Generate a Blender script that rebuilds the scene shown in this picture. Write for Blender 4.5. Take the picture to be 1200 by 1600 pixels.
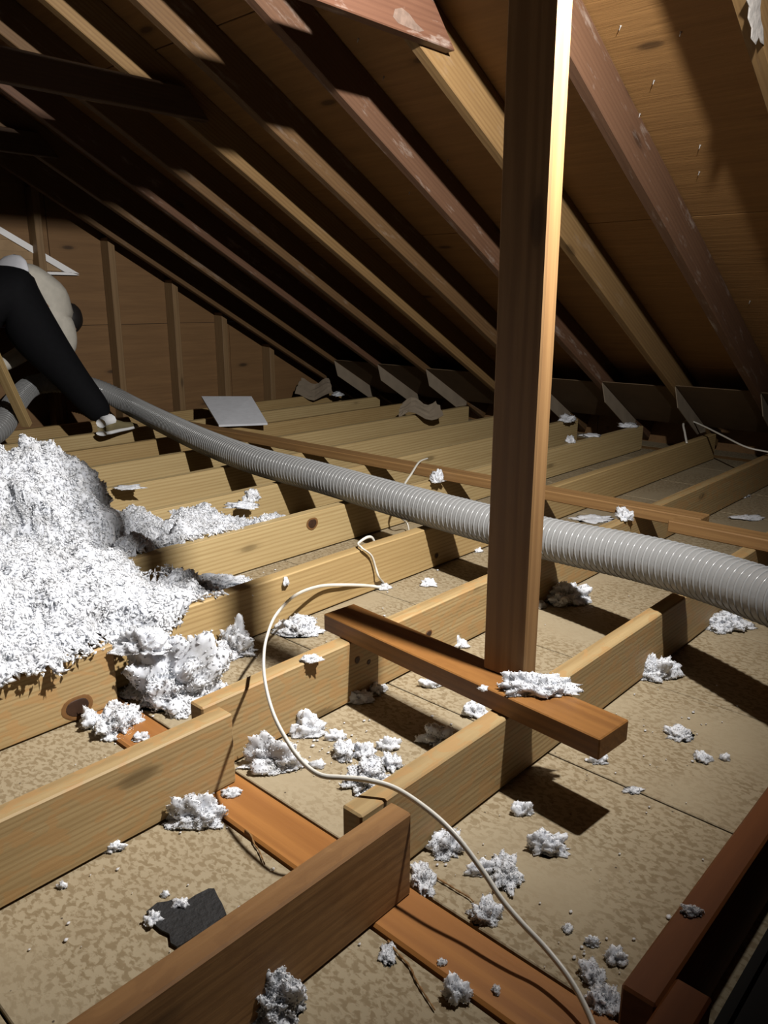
import bpy, bmesh, math, random
from mathutils import Vector, Matrix, noise
random.seed(7)
for o in list(bpy.data.objects):
    bpy.data.objects.remove(o)
scene = bpy.context.scene
COL = scene.collection
S = 0.83            # metres per unit: the plan is drawn in units of the camera's height over the ceiling boards

# ------------------------------------------------------------------ camera
F_PX, CX, CY, HORIZON = 1215.0, 600.0, 800.0, 468.0
PITCH = math.atan2(CY - HORIZON, F_PX)
YAW = math.atan2(1160.0, math.hypot(F_PX, CY - HORIZON))
FW = Vector((math.cos(YAW) * math.cos(PITCH), math.sin(YAW) * math.cos(PITCH), -math.sin(PITCH)))
RT = Vector((math.sin(YAW), -math.cos(YAW), 0.0))
UP = RT.cross(FW)
EYE = Vector((0, 0, 1.0))
cam_d = bpy.data.cameras.new('camera')
cam_d.sensor_fit = 'AUTO'
cam_d.sensor_width = 36.0
cam_d.lens = F_PX / 1600.0 * 36.0
cam_d.clip_start = 0.02
cam = bpy.data.objects.new('camera', cam_d)
COL.objects.link(cam)
cam.matrix_world = Matrix(((RT.x, UP.x, -FW.x, 0), (RT.y, UP.y, -FW.y, 0), (RT.z, UP.z, -FW.z, S), (0, 0, 0, 1)))
scene.camera = cam

# ------------------------------------------------------------------ light and exposure
LAMP = Vector((1.325, 0.36, 1.95))          # work light hung under the rafters, out of frame
AIM = LAMP + Vector((0.20, 2.0, -0.98))
ld = bpy.data.lights.new('work_light', 'SPOT')
ld.energy = 410.0
ld.color = (1.0, 0.975, 0.945)
ld.spot_size = math.radians(147)
ld.spot_blend = 1.0
ld.shadow_soft_size = 0.022
lamp = bpy.data.objects.new('work_light', ld)
COL.objects.link(lamp)
lamp.location = LAMP * S
lamp.rotation_euler = (AIM - LAMP).to_track_quat('-Z', 'Y').to_euler()
world = bpy.data.worlds.new('attic_air')
scene.world = world
world.use_nodes = True
bg = world.node_tree.nodes['Background']
bg.inputs[0].default_value = (0.8, 0.85, 1.0, 1)
bg.inputs[1].default_value = 0.004
vs = scene.view_settings
vs.view_transform = 'Standard'
vs.look = 'None'
vs.gamma = 1.0
vs.use_curve_mapping = False
vs.exposure = 0.0

# ------------------------------------------------------------------ plan helpers
def ray(x, y):
    return FW * F_PX + RT * (x - CX) + UP * (CY - y)
def at(x, y, z):                 # a point of the photograph at height z
    d = ray(x, y)
    return EYE + d * ((z - 1.0) / d.z)
def at_y(x, y, Y):               # a point of the photograph on the plane Y
    d = ray(x, y)
    return EYE + d * (Y / d.y)
def depth(p):
    return (p - EYE).dot(FW)

# ------------------------------------------------------------------ materials
MATS = {}
class NT:
    def __init__(self, name):
        self.m = bpy.data.materials.new(name)
        self.m.use_nodes = True
        self.t = self.m.node_tree
        self.b = self.t.nodes['Principled BSDF']
        self.out = self.t.nodes['Material Output']
        MATS[name] = self.m
    def n(self, kind, **kw):
        nd = self.t.nodes.new(kind)
        for k, v in kw.items():
            if k.startswith('i_'):
                key = k[2:]
                key = int(key) if key.isdigit() else key.replace('_', ' ')
                nd.inputs[key].default_value = v
            else:
                setattr(nd, k, v)
        return nd
    def l(self, a, ao, b, bi):
        self.t.links.new(a.outputs[ao], b.inputs[bi])
    def ramp(self, src, so, stops):
        r = self.n('ShaderNodeValToRGB')
        e = r.color_ramp.elements
        while len(e) < len(stops):
            e.new(0.5)
        for i, (p, c) in enumerate(stops):
            e[i].position = p
            e[i].color = (c, c, c, 1) if isinstance(c, (int, float)) else (*c, 1)
        self.l(src, so, r, 0)
        return r
    def mix(self, fac, a, b, mode='MIX'):
        m = self.n('ShaderNodeMix', data_type='RGBA', blend_type=mode)
        for val, idx in ((fac, 0), (a, 6), (b, 7)):
            if isinstance(val, tuple) and hasattr(val[0], 'outputs'):
                self.t.links.new(val[0].outputs[val[1]], m.inputs[idx])
            elif isinstance(val, (int, float)):
                m.inputs[idx].default_value = val
            else:
                m.inputs[idx].default_value = (*val, 1)
        return (m, 2)

def wood(name, base, dark, ring=55.0, ring_amt=0.35, stain=0.0, stain_col=None, knots=0.6, rough=0.6, white=0.0, bump=0.25):
    base = tuple(v * 0.66 for v in base)
    dark = tuple(v * 0.58 for v in dark)
    k = NT(name)
    tc = k.n('ShaderNodeTexCoord')
    oi = k.n('ShaderNodeObjectInfo')
    off = k.n('ShaderNodeVectorMath', operation='SCALE')
    cmb = k.n('ShaderNodeCombineXYZ')
    k.l(oi, 'Random', cmb, 0)
    k.l(oi, 'Random', cmb, 1)
    k.l(cmb, 0, off, 0)
    off.inputs['Scale'].default_value = 9.0
    add = k.n('ShaderNodeVectorMath', operation='ADD')
    k.l(tc, 'Object', add, 0)
    k.l(off, 0, add, 1)
    m1 = k.n('ShaderNodeMapping')
    m1.inputs['Scale'].default_value = (1.5, 26, 26)
    k.l(add, 0, m1, 0)
    fib = k.n('ShaderNodeTexNoise', i_Scale=2.2, i_Detail=7.0, i_Roughness=0.65)
    k.l(m1, 0, fib, 'Vector')
    m2 = k.n('ShaderNodeMapping')
    m2.inputs['Scale'].default_value = (0.055, 1.0, 1.0)
    m2.inputs['Location'].default_value = (0, 0.045, 0.06)
    k.l(tc, 'Object', m2, 0)
    wv = k.n('ShaderNodeTexWave', wave_type='RINGS', rings_direction='X', i_Scale=ring * 0.55, i_Distortion=3.2, i_Detail=1.0)
    wv.inputs['Detail Scale'].default_value = 1.6
    k.l(m2, 0, wv, 'Vector')
    k.l(oi, 'Random', wv, 'Phase Offset')
    wr = k.ramp(wv, 1, [(0.35, 0.0), (0.95, 1.0)])
    big = k.n('ShaderNodeTexNoise', i_Scale=3.0, i_Detail=2.0)
    k.l(add, 0, big, 'Vector')
    fr = k.ramp(fib, 0, [(0.30, 0.0), (0.72, 1.0)])
    c = k.mix((fr, 0), base, tuple(0.55 * a + 0.45 * b for a, b in zip(base, dark)))
    ra = k.n('ShaderNodeMath', operation='MULTIPLY')
    k.l(wr, 0, ra, 0)
    ra.inputs[1].default_value = ring_amt
    c = k.mix((ra, 0), c, dark)
    br = k.ramp(big, 0, [(0.35, 0.0), (0.7, 0.45)])
    c = k.mix((br, 0), c, tuple(0.6 * a + 0.4 * b for a, b in zip(base, dark)))
    if knots:
        m3 = k.n('ShaderNodeMapping')
        m3.inputs['Scale'].default_value = (2.1, 6.5, 6.5)
        k.l(add, 0, m3, 0)
        vo = k.n('ShaderNodeTexVoronoi', i_Scale=1.0)
        k.l(m3, 0, vo, 'Vector')
        kr = k.ramp(vo, 'Distance', [(0.05, 1.0), (0.075, 0.7), (0.09, 0.25), (0.15, 0.0)])
        ka = k.n('ShaderNodeMath', operation='MULTIPLY')
        k.l(kr, 0, ka, 0)
        ka.inputs[1].default_value = knots
        c = k.mix((ka, 0), c, tuple(0.30 * v for v in dark))
    if stain:
        m4 = k.n('ShaderNodeMapping')
        m4.inputs['Scale'].default_value = (22, 46, 46)
        k.l(add, 0, m4, 0)
        sn = k.n('ShaderNodeTexNoise', i_Scale=1.0, i_Detail=2.5, i_Distortion=0.6)
        k.l(m4, 0, sn, 'Vector')
        sr = k.ramp(sn, 0, [(0.50, 0.0), (0.56, 1.0)])
        sa = k.n('ShaderNodeMath', operation='MULTIPLY')
        k.l(sr, 0, sa, 0)
        sa.inputs[1].default_value = stain
        c = k.mix((sa, 0), c, stain_col or dark)
    if white:
        wn = k.n('ShaderNodeTexNoise', i_Scale=5.0, i_Detail=5.0, i_Roughness=0.7)
        m5 = k.n('ShaderNodeMapping')
        m5.inputs['Scale'].default_value = (1.0, 4, 4)
        k.l(add, 0, m5, 0)
        k.l(m5, 0, wn, 'Vector')
        wr2 = k.ramp(wn, 0, [(0.57, 0.0), (0.78, white)])
        c = k.mix((wr2, 0), c, (0.45, 0.40, 0.35))
    k.t.links.new(c[0].outputs[c[1]], k.b.inputs['Base Color'])
    k.b.inputs['Roughness'].default_value = rough
    k.b.inputs['Specular IOR Level'].default_value = 0.35
    bp = k.n('ShaderNodeBump', i_Strength=bump, i_Distance=0.004)
    k.l(fib, 0, bp, 'Height')
    k.l(bp, 0, k.b, 'Normal')
    return k.m

wood('joist_pale', (0.66, 0.495, 0.245), (0.43, 0.275, 0.105), ring=42, ring_amt=0.5)
wood('joist_amber', (0.58, 0.41, 0.185), (0.36, 0.21, 0.072), ring=46, ring_amt=0.5)
wood('joist_mottled', (0.55, 0.395, 0.19), (0.30, 0.175, 0.06), ring=60, ring_amt=0.55, stain=0.55, stain_col=(0.33, 0.185, 0.07))
wood('joist_brown', (0.42, 0.235, 0.085), (0.20, 0.090, 0.028), ring=40, ring_amt=0.45, stain=0.25)
wood('joist_near', (0.40, 0.21, 0.075), (0.20, 0.085, 0.026), ring=36, ring_amt=0.5, stain=0.2)
wood('hatch_orange', (0.27, 0.092, 0.022), (0.15, 0.044, 0.010), ring=36, ring_amt=0.35)
wood('plate_orange', (0.50, 0.215, 0.055), (0.28, 0.100, 0.024), ring=30, ring_amt=0.45, rough=0.5)
wood('plank_orange', (0.40, 0.180, 0.048), (0.215, 0.085, 0.024), ring=34, ring_amt=0.4, rough=0.45, stain=0.12)
wood('post_wood', (0.40, 0.225, 0.088), (0.20, 0.092, 0.032), ring=38, ring_amt=0.4)
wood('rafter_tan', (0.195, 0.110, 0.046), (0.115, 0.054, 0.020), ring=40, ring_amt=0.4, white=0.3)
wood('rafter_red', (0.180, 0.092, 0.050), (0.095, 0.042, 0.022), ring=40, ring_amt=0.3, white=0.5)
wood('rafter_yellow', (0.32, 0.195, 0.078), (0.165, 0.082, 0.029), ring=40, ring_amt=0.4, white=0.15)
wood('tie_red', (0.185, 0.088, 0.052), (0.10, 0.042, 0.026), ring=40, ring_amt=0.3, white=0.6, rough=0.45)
wood('tie_shaded', (0.11, 0.06, 0.03), (0.06, 0.03, 0.012), ring=40, ring_amt=0.3)  # wood colour darkened in place of the shadow on the back ties
wood('strip_brown', (0.40, 0.225, 0.085), (0.22, 0.105, 0.035), ring=40, ring_amt=0.4)
wood('stud_wood', (0.32, 0.20, 0.095), (0.18, 0.10, 0.04), ring=40, ring_amt=0.35)
wood('plywood', (0.41, 0.215, 0.072), (0.19, 0.085, 0.024), ring=6, ring_amt=0.12, knots=0.75, rough=0.7, bump=0.6)
wood('gable_ply', (0.285, 0.155, 0.062), (0.125, 0.060, 0.022), ring=5, ring_amt=0.12, knots=0.8, rough=0.7)

# ceiling boards seen from above: tan paper, blotched
k = NT('board_paper')
tc = k.n('ShaderNodeTexCoord')
geo = k.n('ShaderNodeNewGeometry')
mp = k.n('ShaderNodeMapping')
mp.inputs['Rotation'].default_value = (0, 0, 0.3)
mp.inputs['Scale'].default_value = (120, 76, 80)
k.l(geo, 'Position', mp, 0)
bl = k.n('ShaderNodeTexNoise', i_Scale=1.0, i_Detail=3.0, i_Roughness=0.55, i_Distortion=0.35)
k.l(mp, 0, bl, 'Vector')
br = k.ramp(bl, 0, [(0.47, 0.0), (0.57, 1.0)])
zone = k.n('ShaderNodeTexNoise', i_Scale=3.2, i_Detail=2.0)
k.l(geo, 'Position', zone, 'Vector')
zr = k.ramp(zone, 0, [(0.36, 0.12), (0.52, 1.0)])
zm = k.n('ShaderNodeMath', operation='MULTIPLY')
k.l(br, 0, zm, 0)
k.l(zr, 0, zm, 1)
c = k.mix((zm, 0), (0.288, 0.234, 0.150), (0.182, 0.134, 0.074))
fine = k.n('ShaderNodeTexNoise', i_Scale=14.0, i_Detail=5.0)
k.l(geo, 'Position', fine, 'Vector')
fr = k.ramp(fine, 0, [(0.3, 0.0), (0.75, 0.35)])
c = k.mix((fr, 0), c, (0.23, 0.175, 0.105))
sp = k.n('ShaderNodeTexVoronoi', i_Scale=26.0)
k.l(geo, 'Position', sp, 'Vector')
sr = k.ramp(sp, 'Distance', [(0.035, 1.0), (0.055, 0.0)])
c = k.mix((sr, 0), c, (0.06, 0.045, 0.03))
k.t.links.new(c[0].outputs[c[1]], k.b.inputs['Base Color'])
k.b.inputs['Roughness'].default_value = 0.75
k.b.inputs['Specular IOR Level'].default_value = 0.25
bp = k.n('ShaderNodeBump', i_Strength=0.25, i_Distance=0.002)
k.l(bl, 0, bp, 'Height')
k.l(bp, 0, k.b, 'Normal')

def plain(name, col, rough=0.6, spec=0.3, var=0.0, scale=20.0, bump=0.0):
    k = NT(name)
    k.b.inputs['Roughness'].default_value = rough
    k.b.inputs['Specular IOR Level'].default_value = spec
    k.b.inputs['Base Color'].default_value = (*col, 1)
    if var or bump:
        tc = k.n('ShaderNodeTexCoord')
        nz = k.n('ShaderNodeTexNoise', i_Scale=scale, i_Detail=4.0)
        k.l(tc, 'Object', nz, 'Vector')
        if var:
            r = k.ramp(nz, 0, [(0.3, tuple(v * (1 - var) for v in col)), (0.7, col)])
            k.l(r, 0, k.b, 'Base Color')
        if bump:
            bp = k.n('ShaderNodeBump', i_Strength=bump, i_Distance=0.004)
            k.l(nz, 0, bp, 'Height')
            k.l(bp, 0, k.b, 'Normal')
    return k
plain('cable_white', (0.66, 0.63, 0.56), 0.35, 0.5, 0.12, 30)
plain('drywall_white', (0.62, 0.63, 0.66), 0.8, 0.2, 0.1, 30)
plain('felt_black', (0.020, 0.019, 0.019), 0.75, 0.35, 0.5, 160, 0.9)
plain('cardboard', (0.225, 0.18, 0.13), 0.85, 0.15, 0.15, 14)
plain('cardboard_shaded', (0.105, 0.070, 0.040), 0.85, 0.15, 0.15, 14)  # same cardboard with shade put into the colour, for the baffle panels
plain('vent_white', (0.75, 0.74, 0.73), 0.5, 0.4)
plain('vent_backing', (0.33, 0.22, 0.12), 0.8, 0.2, 0.25, 12)
plain('pants_black', (0.0045, 0.0045, 0.0055), 0.85, 0.15, 0.25, 60)
plain('sweatshirt', (0.52, 0.485, 0.415), 0.9, 0.1, 0.14, 25)
plain('hem_white', (0.62, 0.62, 0.65), 0.9, 0.1)
plain('shoe_white', (0.70, 0.70, 0.70), 0.6, 0.3)
plain('shoe_olive', (0.20, 0.165, 0.085), 0.7, 0.3)
plain('skin', (0.40, 0.24, 0.16), 0.6, 0.3)
plain('hair_black', (0.012, 0.010, 0.009), 0.55, 0.4)
plain('nail_steel', (0.30, 0.28, 0.26), 0.4, 0.5)
plain('shaft_unlit', (0.02, 0.018, 0.016), 0.9, 0.1)  # near black: the darkness of the hatch is put into the colour

# fluffy insulation
k = NT('fluff')
geo = k.n('ShaderNodeNewGeometry')
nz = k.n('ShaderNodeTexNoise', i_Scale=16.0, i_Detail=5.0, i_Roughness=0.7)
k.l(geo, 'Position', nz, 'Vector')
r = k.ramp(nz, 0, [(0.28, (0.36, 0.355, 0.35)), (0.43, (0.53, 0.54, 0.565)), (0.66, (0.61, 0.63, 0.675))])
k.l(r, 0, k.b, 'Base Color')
k.b.inputs['Roughness'].default_value = 0.9
k.b.inputs['Specular IOR Level'].default_value = 0.1
k.b.inputs['Subsurface Weight'].default_value = 0.85
k.b.inputs['Subsurface Radius'].default_value = (1.0, 1.0, 1.0)
k.b.inputs['Subsurface Scale'].default_value = 0.014

# ribbed hose
for nm, col, alpha, rough in (('hose_wall', (0.33, 0.33, 0.325), 0.40, 0.18), ('hose_rib', (0.36, 0.36, 0.355), 0.40, 0.20)):
    k = NT(nm)
    k.b.inputs['Base Color'].default_value = (*col, 1)
    k.b.inputs['Roughness'].default_value = rough
    k.b.inputs['Specular IOR Level'].default_value = 0.5
    tr = k.n('ShaderNodeBsdfTranslucent')
    tr.inputs[0].default_value = (*col, 1)
    mx = k.n('ShaderNodeMixShader')
    mx.inputs[0].default_value = alpha
    k.l(k.b, 0, mx, 1)
    k.l(tr, 0, mx, 2)
    k.l(mx, 0, k.out, 0)

# ------------------------------------------------------------------ mesh helpers
def link(name, me, mat=None, parent=None, loc=None):
    o = bpy.data.objects.new(name, me)
    COL.objects.link(o)
    if mat is not None and me is not None and not me.materials:
        me.materials.append(MATS[mat])
    if parent is not None:
        o.parent = parent
    if loc is not None:
        o.location = loc
    return o
def tag(o, label=None, cat=None, group=None, kind=None):
    for key, v in (('label', label), ('category', cat), ('group', group), ('kind', kind)):
        if v:
            o[key] = v
    return o
def empty(name, loc=(0, 0, 0)):
    o = bpy.data.objects.new(name, None)
    COL.objects.link(o)
    o.location = Vector(loc) * S
    o.empty_display_size = 0.05
    return o
def mesh_from(name, verts, faces, smooth=False):
    me = bpy.data.meshes.new(name)
    me.from_pydata([tuple(v) for v in verts], [], faces)
    me.update()
    if smooth:
        for p in me.polygons:
            p.use_smooth = True
    return me
def beam_mesh(name, L, w, d, bevel=0.0025, wob=0.0, seed=0, end_cut=None):
    """board along local X, from x=0..L, y=-w/2..w/2, z=0..d (metres)"""
    bm = bmesh.new()
    n = max(1, int(L / 0.25)) if wob else 1
    rng = random.Random(seed)
    rings = []
    for i in range(n + 1):
        x = L * i / n
        dy = rng.uniform(-wob, wob) if wob and 0 < i < n else 0
        dz = rng.uniform(-wob, wob) if wob and 0 < i < n else 0
        x0 = x1 = x
        if end_cut and i == 0:
            x1 += end_cut[0]
        if end_cut and i == n:
            x1 += end_cut[1]
        rings.append([bm.verts.new((x0, -w / 2 + dy, 0)), bm.verts.new((x0, w / 2 + dy, 0)), bm.verts.new((x1, w / 2 + dy, d + dz)), bm.verts.new((x1, -w / 2 + dy, d + dz))])
    for a, b in zip(rings, rings[1:]):
        for j in range(4):
            bm.faces.new((a[j], a[(j + 1) % 4], b[(j + 1) % 4], b[j]))
    bm.faces.new(rings[0][::-1])
    bm.faces.new(rings[-1])
    bmesh.ops.recalc_face_normals(bm, faces=bm.faces)
    if bevel:
        ed = [e for e in bm.edges if e.calc_face_angle(0) > 0.6]
        bmesh.ops.bevel(bm, geom=ed, offset=bevel, segments=1, affect='EDGES')
    me = bpy.data.meshes.new(name)
    bm.to_mesh(me)
    bm.free()
    return me
def beam(name, p0, p1, w, d, mat, parent=None, up=(0, 0, 1), bevel=0.003, wob=0.0, seed=0, end_cut=None):
    """board from p0 to p1 (plan units; its lower centre line), width w across, depth d along up"""
    p0 = Vector(p0) * S
    p1 = Vector(p1) * S
    ax = (p1 - p0)
    L = ax.length
    ax.normalize()
    z = Vector(up)
    z = (z - ax * z.dot(ax)).normalized()
    y = z.cross(ax)
    me = beam_mesh(name, L, w * S, d * S, bevel, wob, seed, end_cut)
    o = link(name, me, mat)
    M = Matrix(((ax.x, y.x, z.x, p0.x), (ax.y, y.y, z.y, p0.y), (ax.z, y.z, z.z, p0.z), (0, 0, 0, 1)))
    if parent is not None:
        o.parent = parent
        o.matrix_world = M
        o.matrix_parent_inverse = Matrix.Identity(4)
        pl = parent.matrix_basis
        o.matrix_basis = pl.inverted() @ M
    else:
        o.matrix_world = M
    return o
def slab(name, pts, thick, mat, parent=None, direction=None):
    """polygon (plan units) thickened along direction (default its normal)"""
    P = [Vector(p) * S for p in pts]
    c = P[0].copy()
    nrm = Vector(direction) if direction else (P[1] - P[0]).cross(P[2] - P[0]).normalized()
    n = len(P)
    v = [p - c for p in P] + [p - c + nrm * thick * S for p in P]
    f = [tuple(range(n))[::-1], tuple(range(n, 2 * n))] + [(i, (i + 1) % n, n + (i + 1) % n, n + i) for i in range(n)]
    me = mesh_from(name, v, f)
    bm = bmesh.new()
    bm.from_mesh(me)
    bmesh.ops.recalc_face_normals(bm, faces=bm.faces)
    bm.to_mesh(me)
    bm.free()
    o = link(name, me, mat, parent)
    o.location = c - (parent.location if parent else Vector())
    return o
def catmull(pts, per=10):
    out = []
    P = [pts[0] * 2 - pts[1]] + list(pts) + [pts[-1] * 2 - pts[-2]]
    for i in range(1, len(P) - 2):
        for j in range(per):
            t = j / per
            a, b, c_, d = P[i - 1], P[i], P[i + 1], P[i + 2]
            out.append(0.5 * ((2 * b) + (c_ - a) * t + (2 * a - 5 * b + 4 * c_ - d) * t * t + (3 * b - a - 3 * c_ + d) * t ** 3))
    out.append(P[-2].copy())
    return out
def resample(path, step):
    out = [path[0].copy()]
    acc = 0.0
    for a, b in zip(path, path[1:]):
        L = (b - a).length
        while acc + L >= step:
            t = (step - acc) / L
            a = a + (b - a) * t
            out.append(a.copy())
            L = (b - a).length
            acc = 0.0
        acc += L
    return out
def frames(path):
    T = [(path[min(i + 1, len(path) - 1)] - path[max(i - 1, 0)]).normalized() for i in range(len(path))]
    n = Vector((0, 0, 1))
    out = []
    for t in T:
        n = (n - t * n.dot(t)).normalized()
        out.append((t, n.copy(), t.cross(n)))
    return out
def tube_mesh(name, path, rad, seg=10, flat=1.0):
    """path in metres; rad a number or a list; flat squeezes one axis"""
    fr = frames(path)
    v, f = [], []
    for i, (p, (t, n, b)) in enumerate(zip(path, fr)):
        r = rad[i] if isinstance(rad, list) else rad
        for j in range(seg):
            a = 2 * math.pi * j / seg
            v.append(p + n * (math.cos(a) * r * flat) + b * (math.sin(a) * r))
    for i in range(len(path) - 1):
        for j in range(seg):
            f.append((i * seg + j, i * seg + (j + 1) % seg, (i + 1) * seg + (j + 1) % seg, (i + 1) * seg + j))
    f.append(tuple(range(seg))[::-1])
    f.append(tuple((len(path) - 1) * seg + j for j in range(seg)))
    return mesh_from(name, v, f, True)

TH, DP = 0.046, 0.168           # two-by-six in plan units
ORD = ['first', 'second', 'third', 'fourth', 'fifth', 'sixth', 'seventh', 'eighth', 'ninth', 'tenth', 'eleventh', 'twelfth']
GABLE = 5.50
RIDGE = -0.40
def roof_z(X):                  # underside of the rafters
    return 3.05 - 0.56 * X
SL = math.hypot(1, 0.56)
RN = Vector((0.56 / SL, 0, 1 / SL))      # roof normal, upwards

# ------------------------------------------------------------------ floor of ceiling boards
floor = tag(empty('floor'), kind='structure')
floor['label'] = 'tan blotched ceiling boards lying between the joists'
xs = [-5.9, -5.0, -4.0, -3.0, -2.1, -1.155, -0.675, -0.195, 0.285, 0.764]
cells = list(zip(xs, xs[1:])) + [(0.881 if i == 0 else 0.881 + 0.53 + 0.48 * (i - 1), 0.881 + 0.53 + 0.48 * i) for i in range(10)]
gap = 0.005
mcache = {}
for ci, (a, b) in enumerate(cells):
    ys = [-2.5, -0.75, 0.245, 0.808, 2.27, 3.75, GABLE]
    for ya, yb in zip(ys, ys[1:]):
        if yb <= 0.25 and yb > -0.7 and a < 1.5 and b > -0.7:
            continue                                   # the open hatch
        tilt = random.uniform(-0.003, 0.003)
        key = (round(b - a, 3), round(yb - ya, 3))
        if key not in mcache:
            w, l, t = (b - a - gap) * S, (yb - ya - gap * 0.6) * S, 0.0095
            me = beam_mesh('drywall_panel', w, l, t, bevel=0.0016)
            me.materials.append(MATS['board_paper'])
            mcache[key] = me
        o = link('drywall_panel', mcache[key], None, floor)
        o.location = (a + gap / 2) * S, (ya + yb) / 2 * S, -0.0095 + random.uniform(-0.0012, 0.0)
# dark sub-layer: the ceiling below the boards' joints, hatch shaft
o = slab('lath_backing', [(0.9, -2.5, -0.022), (5.7, -2.5, -0.022), (5.7, GABLE, -0.022), (0.9, GABLE, -0.022)], 0.008, 'shaft_unlit', floor, (0, 0, -1))
o = slab('lath_backing', [(-5.9, 0.25, -0.022), (0.75, 0.25, -0.022), (0.75, GABLE, -0.022), (-5.9, GABLE, -0.022)], 0.008, 'shaft_unlit', floor, (0, 0, -1))
# bearing wall plate under the laps
bp_ = beam('wall_plate', (0.822, -2.45, -0.042), (0.822, GABLE - 0.02, -0.042), 0.108, 0.046, 'plate_orange', bevel=0.004)
tag(bp_, 'orange-brown wooden wall plate crossing under the lapped joist ends', 'wall plate')
# hatch shaft
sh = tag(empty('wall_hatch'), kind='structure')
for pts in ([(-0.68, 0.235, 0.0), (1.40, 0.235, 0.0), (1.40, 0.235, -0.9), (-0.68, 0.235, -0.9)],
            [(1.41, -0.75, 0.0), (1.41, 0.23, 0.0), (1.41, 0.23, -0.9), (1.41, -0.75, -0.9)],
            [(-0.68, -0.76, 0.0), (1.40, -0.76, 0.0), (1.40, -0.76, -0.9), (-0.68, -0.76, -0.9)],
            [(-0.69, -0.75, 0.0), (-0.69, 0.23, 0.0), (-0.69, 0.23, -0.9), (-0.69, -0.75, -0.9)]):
    slab('shaft_side', pts, 0.015, 'shaft_unlit', sh)

# ------------------------------------------------------------------ roof boarding
ceil = tag(empty('ceiling'), kind='structure')
ceil['label'] = 'brown plywood roof boarding over the rafters'
def roof_sheet(s0, s1, y0, y1, side):
    """s: plan distance X from the ridge line outwards"""
    def P(X, Y):
        if side > 0:
            p = Vector((X, Y, roof_z(X)))
            return p + RN * (DP + 0.002)
        p = Vector((2 * RIDGE - X, Y, roof_z(X)))
        return p + Vector((-RN.x, 0, RN.z)) * (DP + 0.002)
    a, b, c_ = P(s0, y0) * S, P(s1, y0) * S, P(s0, y1) * S
    yax = (b - a)
    W = yax.length - 0.004
    yax.normalize()
    L = (c_ - a).length - 0.004
    xax = Vector((0, 1, 0))
    zax = xax.cross(yax)
    me = beam_mesh('plywood_sheet', L, W, 0.013, bevel=0.0012)
    o = link('plywood_sheet', me, 'plywood', ceil)
    if zax.z < 0:
        zax = -zax
    yy = zax.cross(xax)
    org = a + (b - a) * 0.5 + xax * 0.002
    M = Matrix(((xax.x, yy.x, zax.x, org.x), (xax.y, yy.y, zax.y, org.y), (xax.z, yy.z, zax.z, org.z), (0, 0, 0, 1)))
    o.matrix_basis = M
rows = [RIDGE, 0.76, 2.045, 3.33, 4.615, 5.75]
for side in (1, -1):
    for ri, (a, b) in enumerate(zip(rows, rows[1:])):
        y = -2.52
        first = 1.47 if ri % 2 else 2.94
        while y < GABLE:
            y2 = min(y + first, GABLE + 0.02)
            first = 2.94
            roof_sheet(a, b, y, y2, side)
            y = y2

# ------------------------------------------------------------------ walls
def wall_with_studs(name, Y, face):
    w = tag(empty(name), kind='structure')
    apex = roof_z(RIDGE) + 0.2
    xsx = [-6.0, -4.9, -3.4, -1.9, RIDGE, 1.11, 2.58, 4.05, 5.6]
    for a, b in zip(xsx, xsx[1:]):
        def top(X):
            return max(0.02, (roof_z(X) if X >= RIDGE else roof_z(2 * RIDGE - X)) + 0.18)
        zz = 0.82
        ta, tb = top(a), top(b)
        for (za, zb) in ((-0.1, zz), (zz, 2.3), (2.3, 4)):
            pts = [(a + 0.003, Y, za), (b - 0.003, Y, za)]
            if min(za, 9) >= max(ta, tb):
                continue
            # clip the sheet by the rake
            hi_b, hi_a = min(zb, tb), min(zb, ta)
            poly = []
            N = 8
            for i in range(N + 1):
                X = a + 0.003 + (b - a - 0.006) * i / N
                poly.append((X, max(za + 0.002, min(zb - 0.002, top(X)))))
            if max(p[1] for p in poly) - za < 0.02:
                continue
            full = [(a + 0.003, Y, za + 0.002), (b - 0.003, Y, za + 0.002)] + [(x, Y, z + 0.0005) for x, z in reversed(poly)]
            slab('plywood_sheet', full, 0.018, 'gable_ply', w, (0, face, 0))
    return w
wb = wall_with_studs('wall_back', GABLE, 1)
wall_with_studs('wall_front', -2.52, -1)
for X in (-0.9, -0.41, 0.08, 0.57, 1.06, 1.50, 1.99, 2.475, 2.985, 3.485, 3.93, 4.415):
    zt = (roof_z(X) if X >= RIDGE else roof_z(2 * RIDGE - X)) + 0.05
    beam('stud', (X, GABLE - 0.110, 0.0), (X, GABLE - 0.110, zt), 0.05, 0.108, 'stud_wood', wb, up=(0, 1, 0))
for side in (1, -1):
    w = tag(empty('wall_right' if side > 0 else 'wall_left'), kind='structure')
    X = 5.45 if side > 0 else 2 * RIDGE - 5.45
    for y0, y1 in ((-2.52, -0.1), (-0.1, 2.8), (2.8, GABLE)):
        slab('eave_board', [(X, y0 + .002, -0.06), (X, y1 - .002, -0.06), (X, y1 - .002, 0.2), (X, y0 + .002, 0.2)], 0.03, 'gable_ply', w, (side, 0, 0))
beam('eave_plate', (5.2, -2.5, -0.05), (5.2, GABLE, -0.05), 0.10, 0.05, 'strip_brown')['kind'] = 'structure'
bpy.data.objects['eave_plate'].name = 'trim_1'
rb = beam('trim_2', (RIDGE, -2.5, roof_z(RIDGE) - 0.02), (RIDGE, GABLE - 0.02, roof_z(RIDGE) - 0.02), 0.046, 0.21, 'rafter_tan')
rb['kind'] = 'structure'

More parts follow.
